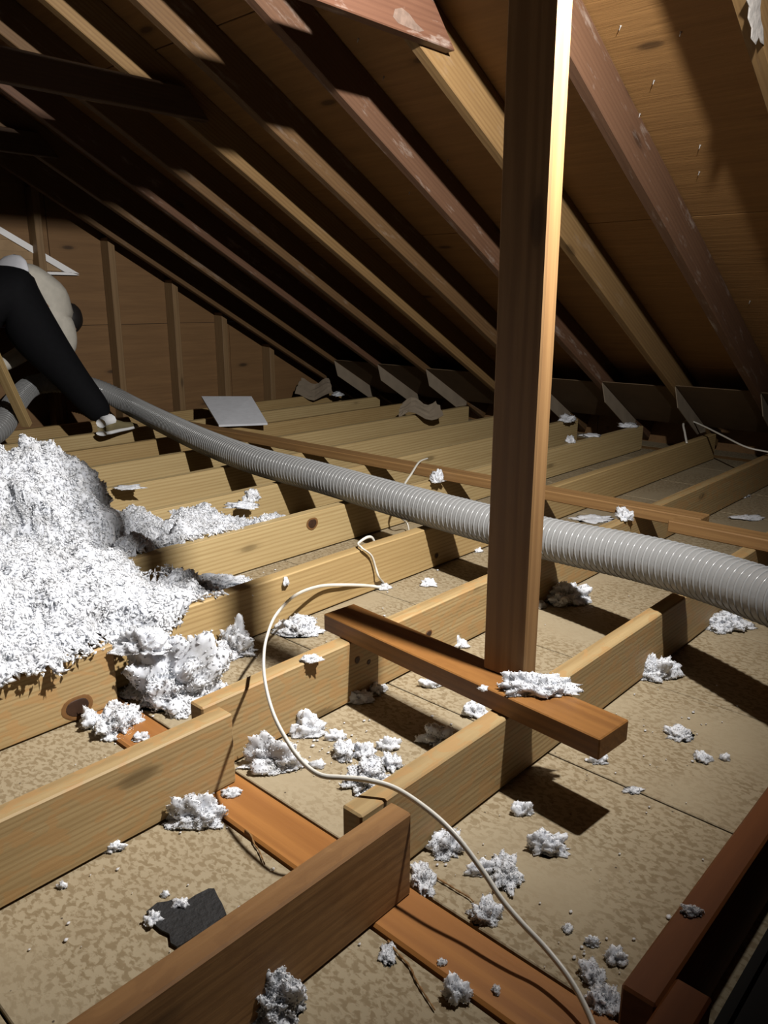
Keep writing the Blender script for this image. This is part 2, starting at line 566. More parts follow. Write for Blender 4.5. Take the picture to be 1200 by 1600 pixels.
# triangular vent in the gable
vent = empty('gable_vent', (2.3, GABLE - 0.02, 1.18))
tag(vent, 'triangular white-edged louvre vent in the gable wall above the person', 'vent')
def vpart(name, pts, mat, th=0.03):
    return slab(name, pts, th, mat, vent, (0, -1, 0))
vy = GABLE - 0.004
vpart('backing', [(0.55, vy, 1.19), (2.70, vy, 1.19), (0.55, vy, 2.38)], 'vent_backing', 0.012)
vpart('frame_rail', [(0.62, vy, 2.36), (2.76, vy, 1.175), (2.655, vy, 1.185), (0.60, vy, 2.335)], 'vent_white', 0.035)
vpart('frame_rail', [(0.5, vy, 1.165), (2.76, vy, 1.165), (2.70, vy, 1.183), (0.5, vy, 1.183)], 'vent_white', 0.035)
for i in range(9):
    z = 1.26 + i * 0.12
    xr = 2.70 - (z - 1.19) * (2.15 / 1.19) - 0.06
    slab('louvre', [(0.6, vy - 0.014, z), (xr, vy - 0.014, z), (xr, vy - 0.028, z + 0.05), (0.6, vy - 0.028, z + 0.05)], 0.004, 'vent_backing', vent)

# ------------------------------------------------------------------ rafters
RAF = [-2.0, -1.51, -1.02, -0.55, -0.07, 0.42, 0.90, 1.44, 1.92, 2.40, 2.905, 3.36, 3.85, 4.335, 4.82, 5.30]
rmats = {6: 'rafter_yellow', 7: 'rafter_red', 8: 'rafter_yellow', 9: 'rafter_red', 10: 'rafter_tan', 11: 'rafter_yellow', 12: 'rafter_tan', 13: 'rafter_red', 14: 'rafter_tan', 15: 'rafter_tan'}
rlabel = {
    6: 'rafter at the top right corner with a white plaster smear',
    7: 'reddish brown rafter with white scuffs, just right of the upright post',
    8: 'honey-coloured rafter passing behind the upright post, end of the cut tie nailed on',
    9: 'dark reddish rafter meeting the post from the left, with one pale scuff',
    10: 'weathered rafter with whitish streaks, second left of the post-crossing honey rafter',
    11: 'yellowish rafter, third left of the honey rafter behind the post',
}
for i, Y in enumerate(RAF):
    y = Y - TH / 2
    x0, x1 = RIDGE + 0.03, 5.38
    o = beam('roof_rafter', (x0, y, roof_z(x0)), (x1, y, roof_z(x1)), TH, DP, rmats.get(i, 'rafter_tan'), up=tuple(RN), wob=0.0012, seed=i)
    lab = rlabel.get(i)
    if lab is None:
        lab = ('sloping roof rafter, %s from the gable wall' % ORD[15 - i]) if i > 11 else ('roof rafter over the hatch, %s beyond the plaster-smeared one' % ORD[5 - i])
    tag(o, lab, 'rafter', 'rafters of the slope in view')
    x0m, x1m = 2 * RIDGE - x0, 2 * RIDGE - x1
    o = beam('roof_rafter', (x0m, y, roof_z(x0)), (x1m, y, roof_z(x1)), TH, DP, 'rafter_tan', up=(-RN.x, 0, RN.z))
    tag(o, 'rafter of the opposite roof slope, behind the camera', 'rafter', 'rafters of the far slope')
# collar ties
def tie(Yc, x_end, z0, lab, mat):
    o = beam('collar_tie', (2 * RIDGE - x_end, Yc, z0), (x_end, Yc, z0), TH, 0.125, mat, end_cut=(0.12, -0.10))
    tag(o, lab, 'collar tie', 'collar ties')
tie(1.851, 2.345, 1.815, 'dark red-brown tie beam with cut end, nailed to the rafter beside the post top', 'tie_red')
tie(3.291, 2.36, 1.795, 'shadowed horizontal tie beam crossing the rafters at upper left', 'tie_shaded')
tie(4.750, 2.34, 1.795, 'dark tie beam nearest the gable wall at the far left', 'tie_shaded')

# ------------------------------------------------------------------ ceiling joists: near and far lengths lap on the wall plate
FAR = [-1.73, -1.24, -0.75, 0.268, 0.785, 1.280, 1.780, 2.270, 2.765, 3.255, 3.745, 4.235, 4.725, 5.215]
NEAR = [-1.78, -1.29, -0.80, 0.222, 0.730, 1.217, 1.710, 2.215, 2.705, 3.20, 3.69, 4.18, 4.67, 5.165]
fm = {3: 'hatch_orange', 4: 'joist_mottled', 5: 'joist_mottled', 6: 'joist_amber', 7: 'joist_pale', 8: 'joist_pale', 9: 'joist_pale', 10: 'joist_pale', 11: 'joist_amber', 12: 'joist_pale', 13: 'joist_amber'}
nm_ = {3: 'hatch_orange', 4: 'joist_near', 5: 'joist_mottled', 6: 'joist_mottled'}
flab = {3: 'orange-brown joist along the dark hatch at lower right', 4: 'ridged joist carrying the lower end of the loose plank and post',
        5: 'mottled joist carrying the upper end of the loose plank', 6: 'amber joist the white cable hangs over, in front of the knotty one',
        7: 'pale joist with a round dark knot, rising out of the insulation heap'}
nlab = {3: 'short joist end beside the dark hatch in the bottom right corner', 4: 'nearest brown joist in the foreground, beside the black felt scrap',
        5: 'mottled joist at left whose end laps behind the white cable', 6: 'stained joist with a big black knot under the front of the heap'}
for i, Y in enumerate(FAR):
    x0 = 0.81 + random.uniform(-0.02, 0.02)
    if i == 3: x0 = 0.781
    z = 0.004
    o = beam('ceiling_joist', (x0, Y + TH / 2, z), (5.08, Y + TH / 2, z), TH, DP - z, fm.get(i, 'joist_amber'), wob=0.0012, seed=i + 50)
    lab = flab.get(i) or ('pale ceiling joist under the hose, %s from the gable wall' % ORD[13 - i] if i > 7 else 'joist on the far side of the hatch, %s from the opening' % ORD[2 - i])
    tag(o, lab, 'joist', 'ceiling joists toward the eave')
for i, Y in enumerate(NEAR):
    x1 = 0.868 + random.uniform(-0.02, 0.015)
    if i == 4: x1 = 0.862
    if i == 3: x1 = 0.842
    z = 0.004
    o = beam('ceiling_joist', (-5.7, Y + TH / 2, z), (x1, Y + TH / 2, z), TH, DP - z, nm_.get(i, 'joist_amber'), wob=0.0012, seed=i + 80)
    lab = nlab.get(i) or ('joist buried under the insulation heap, %s from the gable wall' % ORD[13 - i] if i > 6 else 'inner joist on the far side of the hatch, %s from the opening' % ORD[2 - i])
    tag(o, lab, 'joist', 'ceiling joists behind the wall plate')

# ------------------------------------------------------------------ running strip, loose plank, post
o = beam('binder_strip', (2.895, 1.02, DP), (2.895, 4.9, DP), 0.09, 0.044, 'strip_brown', wob=0.001, seed=4)
tag(o, 'long brown strip nailed flat across the joist tops behind the hose', 'board')
o = beam('binder_strip', (2.745, -1.6, DP), (2.79, 1.10, DP), 0.09, 0.044, 'strip_brown', wob=0.001, seed=5)
tag(o, 'shorter brown strip spliced beside the long one at the right edge', 'board')
o = beam('loose_plank', (1.325, 1.382, DP), (1.263, 0.568, DP), 0.103, 0.046, 'plank_orange', bevel=0.002, wob=0.0012, seed=9)
tag(o, 'loose orange-brown plank lying across two joists at the foot of the post', 'plank')
o = beam('support_post', (1.300, 0.847, 0.2145), (1.300, 0.847, roof_z(1.32) - 0.004), 0.106, 0.046, 'post_wood', up=(1, 0, 0), bevel=0.003, wob=0.0008, seed=11)
tag(o, 'tall upright wooden post standing on the loose plank', 'post')

# ------------------------------------------------------------------ ribbed hose
hp = [(1420, 985, .36), (1200, 932, .32), (1020, 877, .29), (840, 838, .255), (640, 786, .236), (500, 746, .236), (400, 720, .236), (320, 690, .25), (250, 657, .275),
      (205, 634, .31), (160, 611, .40), (115, 600, .46), (75, 598, .475), (45, 606, .45), (22, 632, .38), (0, 668, .29), (-40, 690, .245), (-90, 700, .236)]
hpath = [Vector(q) * S for q in ((0.9, -0.42, -0.95), (0.9, -0.42, -0.55), (0.98, -0.42, -0.10), (1.20, -0.32, 0.26), (1.55, -0.08, 0.36))] + [at(*p) * S for p in hp[1:]]
hpath = resample(catmull(hpath, 16), 0.0052)
HR = 0.0555
hose = empty('ribbed_hose', tuple(hpath[0] / S))
tag(hose, 'thick ribbed translucent grey hose lying across the joists from right edge to the person', 'hose')
org = hpath[0].copy()
PITCHR = 0.0190
rad = [HR - 0.0016 * (0.5 + 0.5 * math.cos(2 * math.pi * (i * 0.0052) / PITCHR + math.pi)) for i in range(len(hpath))]
link('hose_wall', tube_mesh('hose_wall', [p - org for p in hpath], rad, 32), 'hose_wall', hose)
fr = frames(hpath)
coil = []
per = 26
total = (len(hpath) - 1) * 0.0052
nturn = total / PITCHR
for i in range(int(nturn * per)):
    sdist = i / per * PITCHR / 0.0052
    j = min(int(sdist), len(hpath) - 2)
    t = sdist - j
    p = hpath[j].lerp(hpath[j + 1], t)
    n, b = fr[j][1].lerp(fr[j + 1][1], t), fr[j][2].lerp(fr[j + 1][2], t)
    a = 2 * math.pi * i / per
    coil.append(p + (n * math.cos(a) + b * math.sin(a)) * (HR - 0.001) - org)
link('spiral_rib', tube_mesh('spiral_rib', coil, 0.0029, 6), 'hose_rib', hose)

# ------------------------------------------------------------------ cables
def cable(name, pts, lab, r=0.0046, flat=0.62):
    path = [(p if isinstance(p, Vector) else at(*p)) * S for p in pts]
    path = resample(catmull(path, 14), 0.008)
    o0 = path[0].copy()
    o = link(name, tube_mesh(name, [p - o0 for p in path], r, 8, flat), 'cable_white', None, o0)
    return tag(o, lab, 'cable')
cable('white_cable', [(668, 716, .222), (655, 722, .226), (643, 740, .21), (632, 757, .192), (626, 776, .186), (624, 792, .14), (626, 808, .09), (638, 823, .03), Vector((2.20, 1.90, .02)), Vector((2.00, 1.855, .10)), Vector((1.93, 1.84, .178)), (560, 849, .182), Vector((1.812, 1.774, .181)), at_y(566, 857, 1.770),
       at_y(580, 868, 1.766), at_y(587, 888, 1.764), at_y(592, 902, 1.755), (600, 912, .008), (594, 917, .010), (575, 915, .03), (540, 914, .07), (500, 916, .11), (462, 930, .16), (432, 960, .21), (417, 995, .24), (412, 1030, .25), (415, 1070, .25),
       (427, 1115, .235), (447, 1155, .22), (472, 1190, .205), (500, 1211, .20), (535, 1215, .20), (575, 1219, .20), (620, 1233, .192), (672, 1268, .183), (714, 1308, .165), (755, 1362, .13), (783, 1404, .105), (815, 1442, .085),
       (852, 1481, .065), (887, 1525, .05), (913, 1570, .035), (933, 1620, .02), (946, 1680, .01)],
      'white cable looping over the joists and across the floor in the foreground')
cable('white_cable', [(1073, 692, .174), (1070, 676, .215), (1068, 662, .25), (1077, 657, .262), (1100, 666, .25), (1130, 681, .235), (1165, 698, .215), (1200, 706, .20), (1260, 716, .19)],
      'short white cable over the joist ends near the eave at right', r=0.0055)

# ------------------------------------------------------------------ insulation
OCT = [Vector(q) for q in ((1, 0, 0), (-1, 0, 0), (0, 1, 0), (0, -1, 0), (0, 0, 1), (0, 0, -1))]
OCF = [(0, 2, 4), (2, 1, 4), (1, 3, 4), (3, 0, 4), (2, 0, 5), (1, 2, 5), (3, 1, 5), (0, 3, 5)]
def flake_geom(v, f, p, n, size, rng):
    """a small curled fleck lying on the surface"""
    a = Vector((rng.gauss(0, 1), rng.gauss(0, 1), rng.gauss(0, 1)))
    d = (a - n * a.dot(n) * 0.6).normalized()
    e = d.orthogonal().normalized()
    g = d.cross(e)
    ang = rng.uniform(0, 6.28)
    e, g = e * math.cos(ang) + g * math.sin(ang), g * math.cos(ang) - e * math.sin(ang)
    L, w, t = size * rng.uniform(0.7, 1.9), size * rng.uniform(0.4, 0.9), size * rng.uniform(0.2, 0.55)
    i = len(v)
    c = p + n * size * rng.uniform(-0.15, 0.45)
    for q in OCT:
        v.append(c + d * (q.x * L + rng.uniform(-.3, .3) * size) + e * (q.y * w + rng.uniform(-.3, .3) * size) + g * (q.z * t + rng.uniform(-.25, .25) * size))
    f += [(i + x, i + y, i + z) for x, y, z in OCF]
def fbm(p, sc, oct_=3):
    t, a = 0.0, 1.0
    q = p * sc
    for _ in range(oct_):
        t += a * noise.noise(q)
        q = q * 2.13 + Vector((3.1, 1.7, 5.3))
        a *= 0.5
    return t
def lumps(p, sc):
    d = noise.voronoi(p * sc)[0]
    return 1.0 - min(1.0, d[0] * 1.25)
ico_cache = {}
def ico(sub):
    if sub not in ico_cache:
        bm = bmesh.new()
        bmesh.ops.create_icosphere(bm, subdivisions=sub, radius=1)
        bm.verts.ensure_lookup_table()
        ico_cache[sub] = ([v.co.copy() for v in bm.verts], [tuple(v.index for v in f.verts) for f in bm.faces])
        bm.free()
    return ico_cache[sub]
def clump(lab, x, y, w, h, z=0.0, tall=None, seed=0, rot=None, group=None, cat='insulation', name='insulation_clump'):
    """loose tuft of insulation; x, y its middle in the photograph, w and h its size there in pixels, z what it lies on"""
    rng = random.Random(seed * 77 + 5)
    c = at(x, y + h * 0.12, z)
    sc = depth(c) / F_PX
    W = w * sc * 0.5                                   # half width
    elev = math.asin(min(1.0, (1.0 - z) / (c - EYE).length))
    H = (tall if tall else 0.42) * min(w, h * 1.6) * sc  # standing height
    D = max(0.35 * W, (h * sc - H * math.cos(elev) * 0.8) / math.sin(elev) * 0.5)
    D = min(D, 1.6 * W)
    sub = 5 if w * h > 2200 else (4 if w * h > 350 else 3)
    V, Fc = ico(sub)
    off = Vector((rng.uniform(0, 50), rng.uniform(0, 50), rng.uniform(0, 50)))
    ax = RT
    ay = Vector((-RT.y, RT.x, 0))
    m = min(W, D, H * 1.2)
    v = []
    for q in V:
        big = 1.0 + 0.62 * fbm(q + off, 1.6, 2) + 0.30 * (lumps(q + off, 2.4) - 0.4)
        fine_ = 0.12 * fbm(q + off, 5.0, 3) + 0.20 * (lumps(q + off, 4.6) - .4) + 0.11 * (lumps(q + off, 10.0) - .4)
        r = max(0.25, big + fine_)
        zz = q.z * r
        zz = zz if zz > 0 else zz * 0.25
        p = (ax * (q.x * r * W) + ay * (q.y * r * D) + Vector((0, 0, zz * H * 0.85 + H * 0.1))) * S
        p.z = max(p.z, 0.0008)
        v.append(p)
    f = list(Fc)
    nf = int(160 + (w * h) * 0.42) if sub >= 4 else int(30 + w * h * 0.5)
    fs = min(0.0036, max(0.0009, 0.075 * m * S))
    nv = len(V)
    for _ in range(min(nf, 4200)):
        i = rng.randrange(nv)
        if V[i].z < -0.45:
            continue
        n = Vector((V[i].x * 1.0, V[i].y, max(0.1, V[i].z))).normalized()
        n = (ax * n.x + ay * n.y + Vector((0, 0, n.z)))
        flake_geom(v, f, v[i], n, fs, rng)
    me = mesh_from(name, v, f, True)
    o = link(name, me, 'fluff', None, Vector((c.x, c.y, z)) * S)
    tag(o, lab, cat, group)
    return o

HEAP = [  # X, Y, radius along X, along Y, height, base
    (0.30, 2.15, 0.72, 0.50, 0.22, 0.165), (0.70, 2.10, 0.42, 0.40, 0.20, 0.165), (0.62, 1.96, 0.46, 0.30, 0.15, 0.168), (0.94, 1.98, 0.20, 0.30, 0.09, 0.165), (1.02, 2.20, 0.20, 0.24, 0.13, 0.14),
    (1.12, 2.62, 0.25, 0.23, 0.42, 0.12), (0.90, 2.70, 0.28, 0.26, 0.44, 0.12), (0.66, 2.78, 0.34, 0.32, 0.49, 0.12), (0.40, 2.82, 0.45, 0.36, 0.50, 0.12), (1.26, 2.66, 0.22, 0.22, 0.17, 0.12), (1.40, 2.56, 0.30, 0.26, 0.10, 0.1),
    (-0.50, 2.60, 0.95, 0.90, 0.40, 0.1), (0.95, 2.40, 0.34, 0.22, 0.08, 0.12)]
BAYS = [  # fill lying between two joists: x0, x1, y0, y1, level
    (0.9, 2.02, 2.30, 2.765, 0.185), (0.9, 1.56, 1.79, 2.268, 0.178), (0.3, 1.60, 2.70, 2.84, 0.19), (-0.6, 1.0, 1.76, 2.27, 0.168)]
def heap_height(X, Y):
    p = Vector((X, Y, 0))
    wob = 0.11 * fbm(p, 4.0, 3)
    z = -1.0
    if Y < 1.675 + wob * 0.5:
        return z
    for (cx, cy, rx, ry, H, base) in HEAP:
        r = math.hypot((X - cx) / rx, (Y - cy) / ry) - wob * 1.3
        if r < 1:
            z = max(z, base + H * (max(0.0, 1 - r * r)) ** 0.62)
    for (x0, x1, y0, y1, lev) in BAYS:
        taper = min(1.0, (x1 - X) / 0.45 + wob * 2.5)
        if x0 < X < x1 and taper > 0 and y0 < Y < y1:
            yy = (Y - y0) / (y1 - y0)
            edge = 1.0 if yy < 1.15 * taper + 0.35 * wob * 4 or taper > 0.9 else 0.0
            if edge:
                z = max(z, lev * min(1, 0.55 + 0.6 * taper) + 0.03 * wob * 4)
    return z
def build_heap():
    rng = random.Random(3)
    st = 0.0115
    x0, x1, y0, y1 = -1.2, 2.0, 1.58, 3.85
    nx, ny = int((x1 - x0) / st), int((y1 - y0) / st)
    idx, v, nh, f, rim = {}, [], {}, [], []
    for i in range(nx):
        for j in range(ny):
            X, Y = x0 + i * st, y0 + j * st
            z = heap_height(X, Y)
            if z > 0:
                nh[(i, j)] = z
    for (i, j), z in nh.items():
        X, Y = x0 + i * st, y0 + j * st
        g = Vector((nh.get((i - 1, j), 0) - nh.get((i + 1, j), 0), nh.get((i, j - 1), 0) - nh.get((i, j + 1), 0), 2 * st))
        g.x = max(-3 * st, min(3 * st, g.x))
        g.y = max(-3 * st, min(3 * st, g.y))
        g.normalize()
        p = Vector((X, Y, z))
        d = 0.050 * fbm(p, 6.0, 2) + 0.050 * (lumps(p, 8.0) - 0.5) + 0.034 * (lumps(p, 19.0) - 0.5) + 0.022 * (lumps(p, 42.0) - 0.5)
        inner = all((i + a, j + b) in nh for a, b in ((1, 0), (-1, 0), (0, 1), (0, -1)))
        if not inner:
            g = Vector((0, 0, 1))
            d = 0.01 * fbm(p, 30, 2)
            p.z = max(0.0, p.z - 0.012)
        p = p + g * d + Vector((rng.uniform(-1, 1), rng.uniform(-1, 1), rng.uniform(-1, 1))) * st * 0.30
        p.z = max(p.z, 0.003)
        if not inner:
            rim.append(len(v))
        idx[(i, j)] = (len(v), g)
        v.append(p * S)
    for (i, j) in list(nh):
        q = [(i, j), (i + 1, j), (i + 1, j + 1), (i, j + 1)]
        if all(k_ in nh for k_ in q):
            f.append(tuple(idx[k_][0] for k_ in q))
    # flecks spread evenly over the real surface
    acc, cum = 0.0, []
    vis = []
    for q in f:
        a_, b_, c_ = v[q[0]], v[q[1]], v[q[2]]
        if a_.x < -0.22:
            continue
        acc += (b_ - a_).cross(c_ - a_).length
        cum.append(acc)
        vis.append(q)
    import bisect
    for _ in range(115000):
        q = vis[min(len(vis) - 1, bisect.bisect(cum, rng.uniform(0, acc)))]
        a_, b_, c_, d_ = (v[t] for t in q)
        u, w_ = rng.random(), rng.random()
        p = (a_ * (1 - u) + b_ * u) * (1 - w_) + (d_ * (1 - u) + c_ * u) * w_
        n_ = (b_ - a_).cross(d_ - a_)
        n_ = n_.normalized() if n_.length > 0 else Vector((0, 0, 1))
        flake_geom(v, f, p, n_, rng.choice((0.0018, 0.0024, 0.003, 0.0038, 0.0052)), rng)
    for i in rim:
        for _ in range(5):
            flake_geom(v, f, v[i] + Vector((rng.gauss(0, .006), rng.gauss(0, .006), rng.uniform(-.004, .006))), Vector((0, 0, 1)), rng.uniform(0.003, 0.0075), rng)
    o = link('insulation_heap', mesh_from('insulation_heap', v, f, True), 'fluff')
    tag(o, 'big heap of fluffy white loose insulation over the joists at left', 'insulation', None, 'stuff')
build_heap()

T = DP + 0.002
CL = [
    ('white tuft on the floor at the upper end of the loose plank', 466, 983, 62, 34, 0, None),
    ('long tuft at the joist foot under the cable loop', 428, 1190, 88, 52, 0, 0.5),
    ('rounded tuft just above the long one, beside the mottled joist', 482, 1142, 58, 36, 0, 0.6),
    ('small tuft touched by the cable where it bends right', 497, 1197, 20, 14, 0, 0.6),
    ('leftmost nugget of the tuft cluster between the two lapped joists', 537, 1174, 34, 38, 0, 0.6),
    ('middle nugget of the tuft cluster between the two lapped joists', 570, 1176, 32, 28, 0, 0.6),
    ('thin curl at the top right of the tuft cluster', 606, 1166, 36, 22, 0, 0.5),
    ('knobbly nugget at the right of the tuft cluster', 612, 1190, 28, 34, 0, 0.6),
    ('largest tuft of the cluster, lying behind the cable', 574, 1212, 62, 56, 0, 0.45),
    ('short tuft left of the nugget cluster', 523, 1152, 30, 16, 0, 0.5),
    ('flat tuft in the shadow of the plank beside the mottled joist', 558, 1092, 46, 24, 0, 0.5),
    ('grey shaded tuft next to the joist behind the plank', 586, 1078, 26, 24, 0, 0.6),
    ('small tuft alone in the bay just below the plank', 673, 1070, 30, 20, 0, 0.6),
    ('tuft tucked between the plank and the ridged joist', 741, 1112, 34, 28, 0, 0.6),
    ('shaded triangular tuft leaning on the ridged joist', 684, 1154, 52, 40, 0, 0.6),
    ('tuft peeking over the plank to the left of the post', 715, 1008, 26, 20, 0, 0.6),
    ('spread of white fluff on the plank at the foot of the post', 838, 1076, 108, 38, 0.2145, 0.5),
    ('small bit of fluff on the plank edge left of the post fluff', 755, 1076, 14, 12, 0.2145, 0.5),
    ('half shaded tuft on the floor right of the post', 882, 934, 68, 36, 0, 0.45),
    ('small tuft touching the right edge of the post', 842, 946, 20, 14, 0, 0.5),
    ('tuft on the floor right under the hose at the right edge', 1130, 975, 70, 34, 0, 0.4),
    ('big tuft against the far end of the ridged joist', 1024, 1052, 60, 42, 0, 0.6),
    ('flat star-shaped tuft in the middle of the right-hand floor', 1062, 1147, 42, 24, 0, 0.3),
    ('tuft on the floor right below the sawn end of the plank', 936, 1189, 28, 16, 0, 0.5),
    ('white dab along the ceiling board joint right of the plank end', 989, 1234, 30, 12, 0, 0.2),
    ('hooked tuft near the right edge, right of the star-shaped one', 1097, 1183, 24, 22, 0, 0.5),
    ('pebble-like bit at the right edge beyond the hooked tuft', 1132, 1184, 16, 14, 0, 0.6),
    ('round tuft left of the plank shadow', 816, 1268, 28, 22, 0, 0.7),
    ('comet-shaped tuft below the plank shadow', 856, 1324, 60, 38, 0, 0.5),
    ('tall tuft just right of the cable', 788, 1358, 44, 76, 0, 0.5),
    ('flat tuft the cable runs over', 752, 1360, 48, 24, 0, 0.5),
    ('tuft at the foot of the ridged joist, left of the cable', 697, 1322, 46, 46, 0, 0.6),
    ('tall white tuft against the end of the nearest joist', 662, 1368, 34, 74, 0, 0.5),
    ('greyish tuft on the floor where the cable shadow ends', 759, 1428, 46, 42, 0, 0.6),
    ('fluffy tuft in front of the left mottled joist, beside the wall plate', 303, 1277, 86, 52, 0, 0.5),
    ('thin twig of fluff on the wall plate behind the left joist end', 361, 1238, 30, 16, 0.005, 0.3),
    ('low tuft along the foot of the left mottled joist', 170, 1326, 42, 20, 0, 0.5),
    ('round bit alone on the floor at the lower left', 97, 1385, 16, 13, 0, 0.7),
    ('bit of fluff on the left tip of the black felt', 239, 1435, 26, 24, 0.004, 0.5),
    ('bit of fluff on the upper edge of the black felt', 284, 1412, 24, 22, 0.004, 0.5),
    ('small bit of fluff just above the black felt', 257, 1398, 15, 11, 0, 0.6),
    ('large shaggy tuft at the bottom edge in front of the nearest joist', 430, 1568, 92, 84, 0, 0.7),
    ('ragged wisp on the floor left of the orange wall plate', 605, 1488, 24, 34, 0, 0.4),
    ('round grey tuft on the orange wall plate near the bottom edge', 714, 1552, 40, 38, 0.005, 0.8),
    ('white splinter of fluff on the orange wall plate', 691, 1503, 16, 12, 0.005, 0.4),
    ('small bead of fluff on the orange wall plate near the cable', 775, 1546, 12, 16, 0.005, 0.7),
    ('upper of the two dim tufts right of the cable at the bottom edge', 924, 1520, 36, 42, 0, 0.6),
    ('lower of the two dim tufts right of the cable at the bottom edge', 944, 1564, 46, 50, 0, 0.6),
    ('round dim tuft nearest to the hatch joist', 963, 1497, 32, 30, 0, 0.7),
    ('small dim tuft above the round one by the hatch', 925, 1472, 22, 18, 0, 0.6),
    ('tiny dim tuft between the cable and the hatch joist', 887, 1451, 15, 17, 0, 0.6),
    ('bit of fluff lying on top of the orange hatch joist', 1080, 1424, 32, 18, T, 0.4),
    ('tuft draped on the brown strip above the hose, left of the post', 683, 749, 20, 22, T, 0.8),
    ('tuft on the floor left of the post, behind the amber joist', 671, 913, 26, 13, 0, 0.5),
    ('tuft under the cable where it touches the floor', 598, 917, 24, 14, 0, 0.35),
    ('small tuft at the left edge of the post above the amber joist', 746, 860, 13, 10, 0, 0.5),
    ('tuft on a far joist close behind the post', 886, 656, 26, 12, T, 0.5),
    ('small tuft stuck on the face of a far joist right of the post', 891, 689, 15, 14, T, 0.6),
    ('flat wisp on a far joist top, right of the post', 922, 680, 30, 8, T, 0.3),
    ('tuft by the cardboard baffle right of the post', 980, 665, 28, 10, T, 0.4),
    ('tuft on the dim floor close to the right edge above the strip', 1156, 773, 26, 13, 0, 0.4),
    ('flat tuft on the dim floor behind the brown strips at right', 1166, 809, 42, 10, 0, 0.3),
    ('tuft on a joist top just below the brown strip, right of the post', 975, 806, 24, 22, T, 0.6),
    ('flat white patch in the bay left of that joist top tuft', 925, 810, 62, 14, 0, 0.2),
    ('tuft on the joist behind the white drywall offcut', 527, 617, 18, 8, T, 0.5),
    ('dribble of fluff hanging on the mottled joist inside the cable loop', 486, 1030, 30, 16, T, 0.4),
    ('speck of fluff on the amber joist left of the cable start', 447, 911, 10, 20, T - 0.03, 1.2),
    ('large tuft spilled in the bay between the two left joists', 276, 1076, 142, 112, 0, 0.62),
    ('upper right tuft of the spill between the left joists', 370, 1014, 60, 52, 0, 0.8),
    ('small round tuft between the spill and the upper right one', 344, 1043, 28, 28, 0, 0.8),
    ('middle tuft of the spill, with a hollow', 305, 1032, 62, 36, 0, 0.6),
    ('lower left tuft of the spill near the big black knot', 145, 1128, 42, 34, 0, 0.6),
    ('dangling tongue of the spill crossing the orange plate', 186, 1128, 58, 56, 0, 0.5),
    ('scrap of fluff on the orange plate below the spill', 220, 1152, 26, 16, 0.005, 0.4),
    ('small tuft above the orange plate at the knot joist', 178, 1103, 26, 18, 0.005, 0.5),
    ('white tuft on the pale joist at the tip of the heap tongue', 393, 778, 24, 22, T - .01, 0.7),
    ('wisp along the pale joist right of the heap tongue', 380, 790, 50, 14, T - .01, 0.35),
    ('tail of fluff on the amber joist below the knotty joist', 350, 912, 100, 30, 0.10, 0.35),
    ('tuft hanging over the front joist at the corner of the heap', 222, 1012, 70, 44, T - 0.02, 0.6),
    ('wispy strip beside the heap on a pale joist top', 200, 762, 44, 9, T, 0.3),
]
for i, (lab, x, y, w, h, z, tall) in enumerate(CL):
    clump(lab, x, y, w, h, z, tall, seed=i)
# crumbs: too many and too small to count
def crumbs():
    rng = random.Random(21)
    v, f = [], []
    V, Fc = ico(1)
    spots = []
    for _ in range(110):
        spots.append((rng.uniform(380, 1100), rng.uniform(900, 1500)))
    for _ in range(30):
        spots.append((rng.uniform(0, 420), rng.uniform(1130, 1500)))
    for cx, cy, n, r in ((540, 1180, 40, 60), (440, 1170, 24, 50), (700, 1350, 24, 50), (930, 1510, 16, 50), (1000, 1120, 34, 90), (880, 930, 14, 40), (330, 900, 30, 70), (300, 1270, 14, 60), (620, 890, 30, 70), (470, 870, 26, 60), (260, 1140, 20, 60)):
        for _ in range(n):
            spots.append((cx + rng.gauss(0, r), cy + rng.gauss(0, r * .5)))
    for x, y in spots:
        p = at(x, y, 0.002)
        hit = any(a - 0.005 < p.y < a + TH + .005 for a in (FAR if p.x > 0.8 else NEAR))
        if hit or p.x < 0.2 or p.y > 4.8 or p.y < 0.33:
            continue
        r = rng.choice((0.0010, 0.0012, 0.0015, 0.0018, 0.0025, 0.0036)) * rng.uniform(.8, 1.2)
        i0 = len(v)
        off = Vector((rng.uniform(0, 40), 0, 0))
        for q in V:
            k_ = 1 + 0.5 * noise.noise(q * 1.7 + off)
            v.append(p * S + Vector((q.x * k_ * r * rng.uniform(.9, 1.5), q.y * k_ * r, q.z * k_ * r * .4 + r * .2)))
        f += [tuple(i0 + a for a in t) for t in Fc]
    o = link('insulation_crumbs', mesh_from('insulation_crumbs', v, f, True), 'fluff')
    tag(o, 'tiny white insulation crumbs scattered over the ceiling boards', 'insulation', None, 'stuff')
crumbs()

# ------------------------------------------------------------------ loose scraps
fp = [(229, 1427), (246, 1413), (262, 1411), (275, 1406), (291, 1411), (306, 1401), (326, 1391), (335, 1391), (341, 1404), (347, 1414), (354, 1431), (330, 1450), (303, 1467), (277, 1482), (267, 1476), (265, 1462), (252, 1456), (238, 1444)]
o = slab('felt_scrap', [tuple(at(x, y, 0.003)) for x, y in fp], 0.004, 'felt_black', None, (0, 0, 1))
tag(o, 'torn scrap of black roofing felt on the floor at lower left', 'felt scrap')
q = [at(342, 667, 0.185), at(418, 664, 0.185), at(393, 622, 0.30), at(315, 622, 0.30)]
o = slab('drywall_offcut', [tuple(p) for p in q], 0.014, 'drywall_white', None)
tag(o, 'white square drywall offcut propped on the joists near the gable', 'drywall')

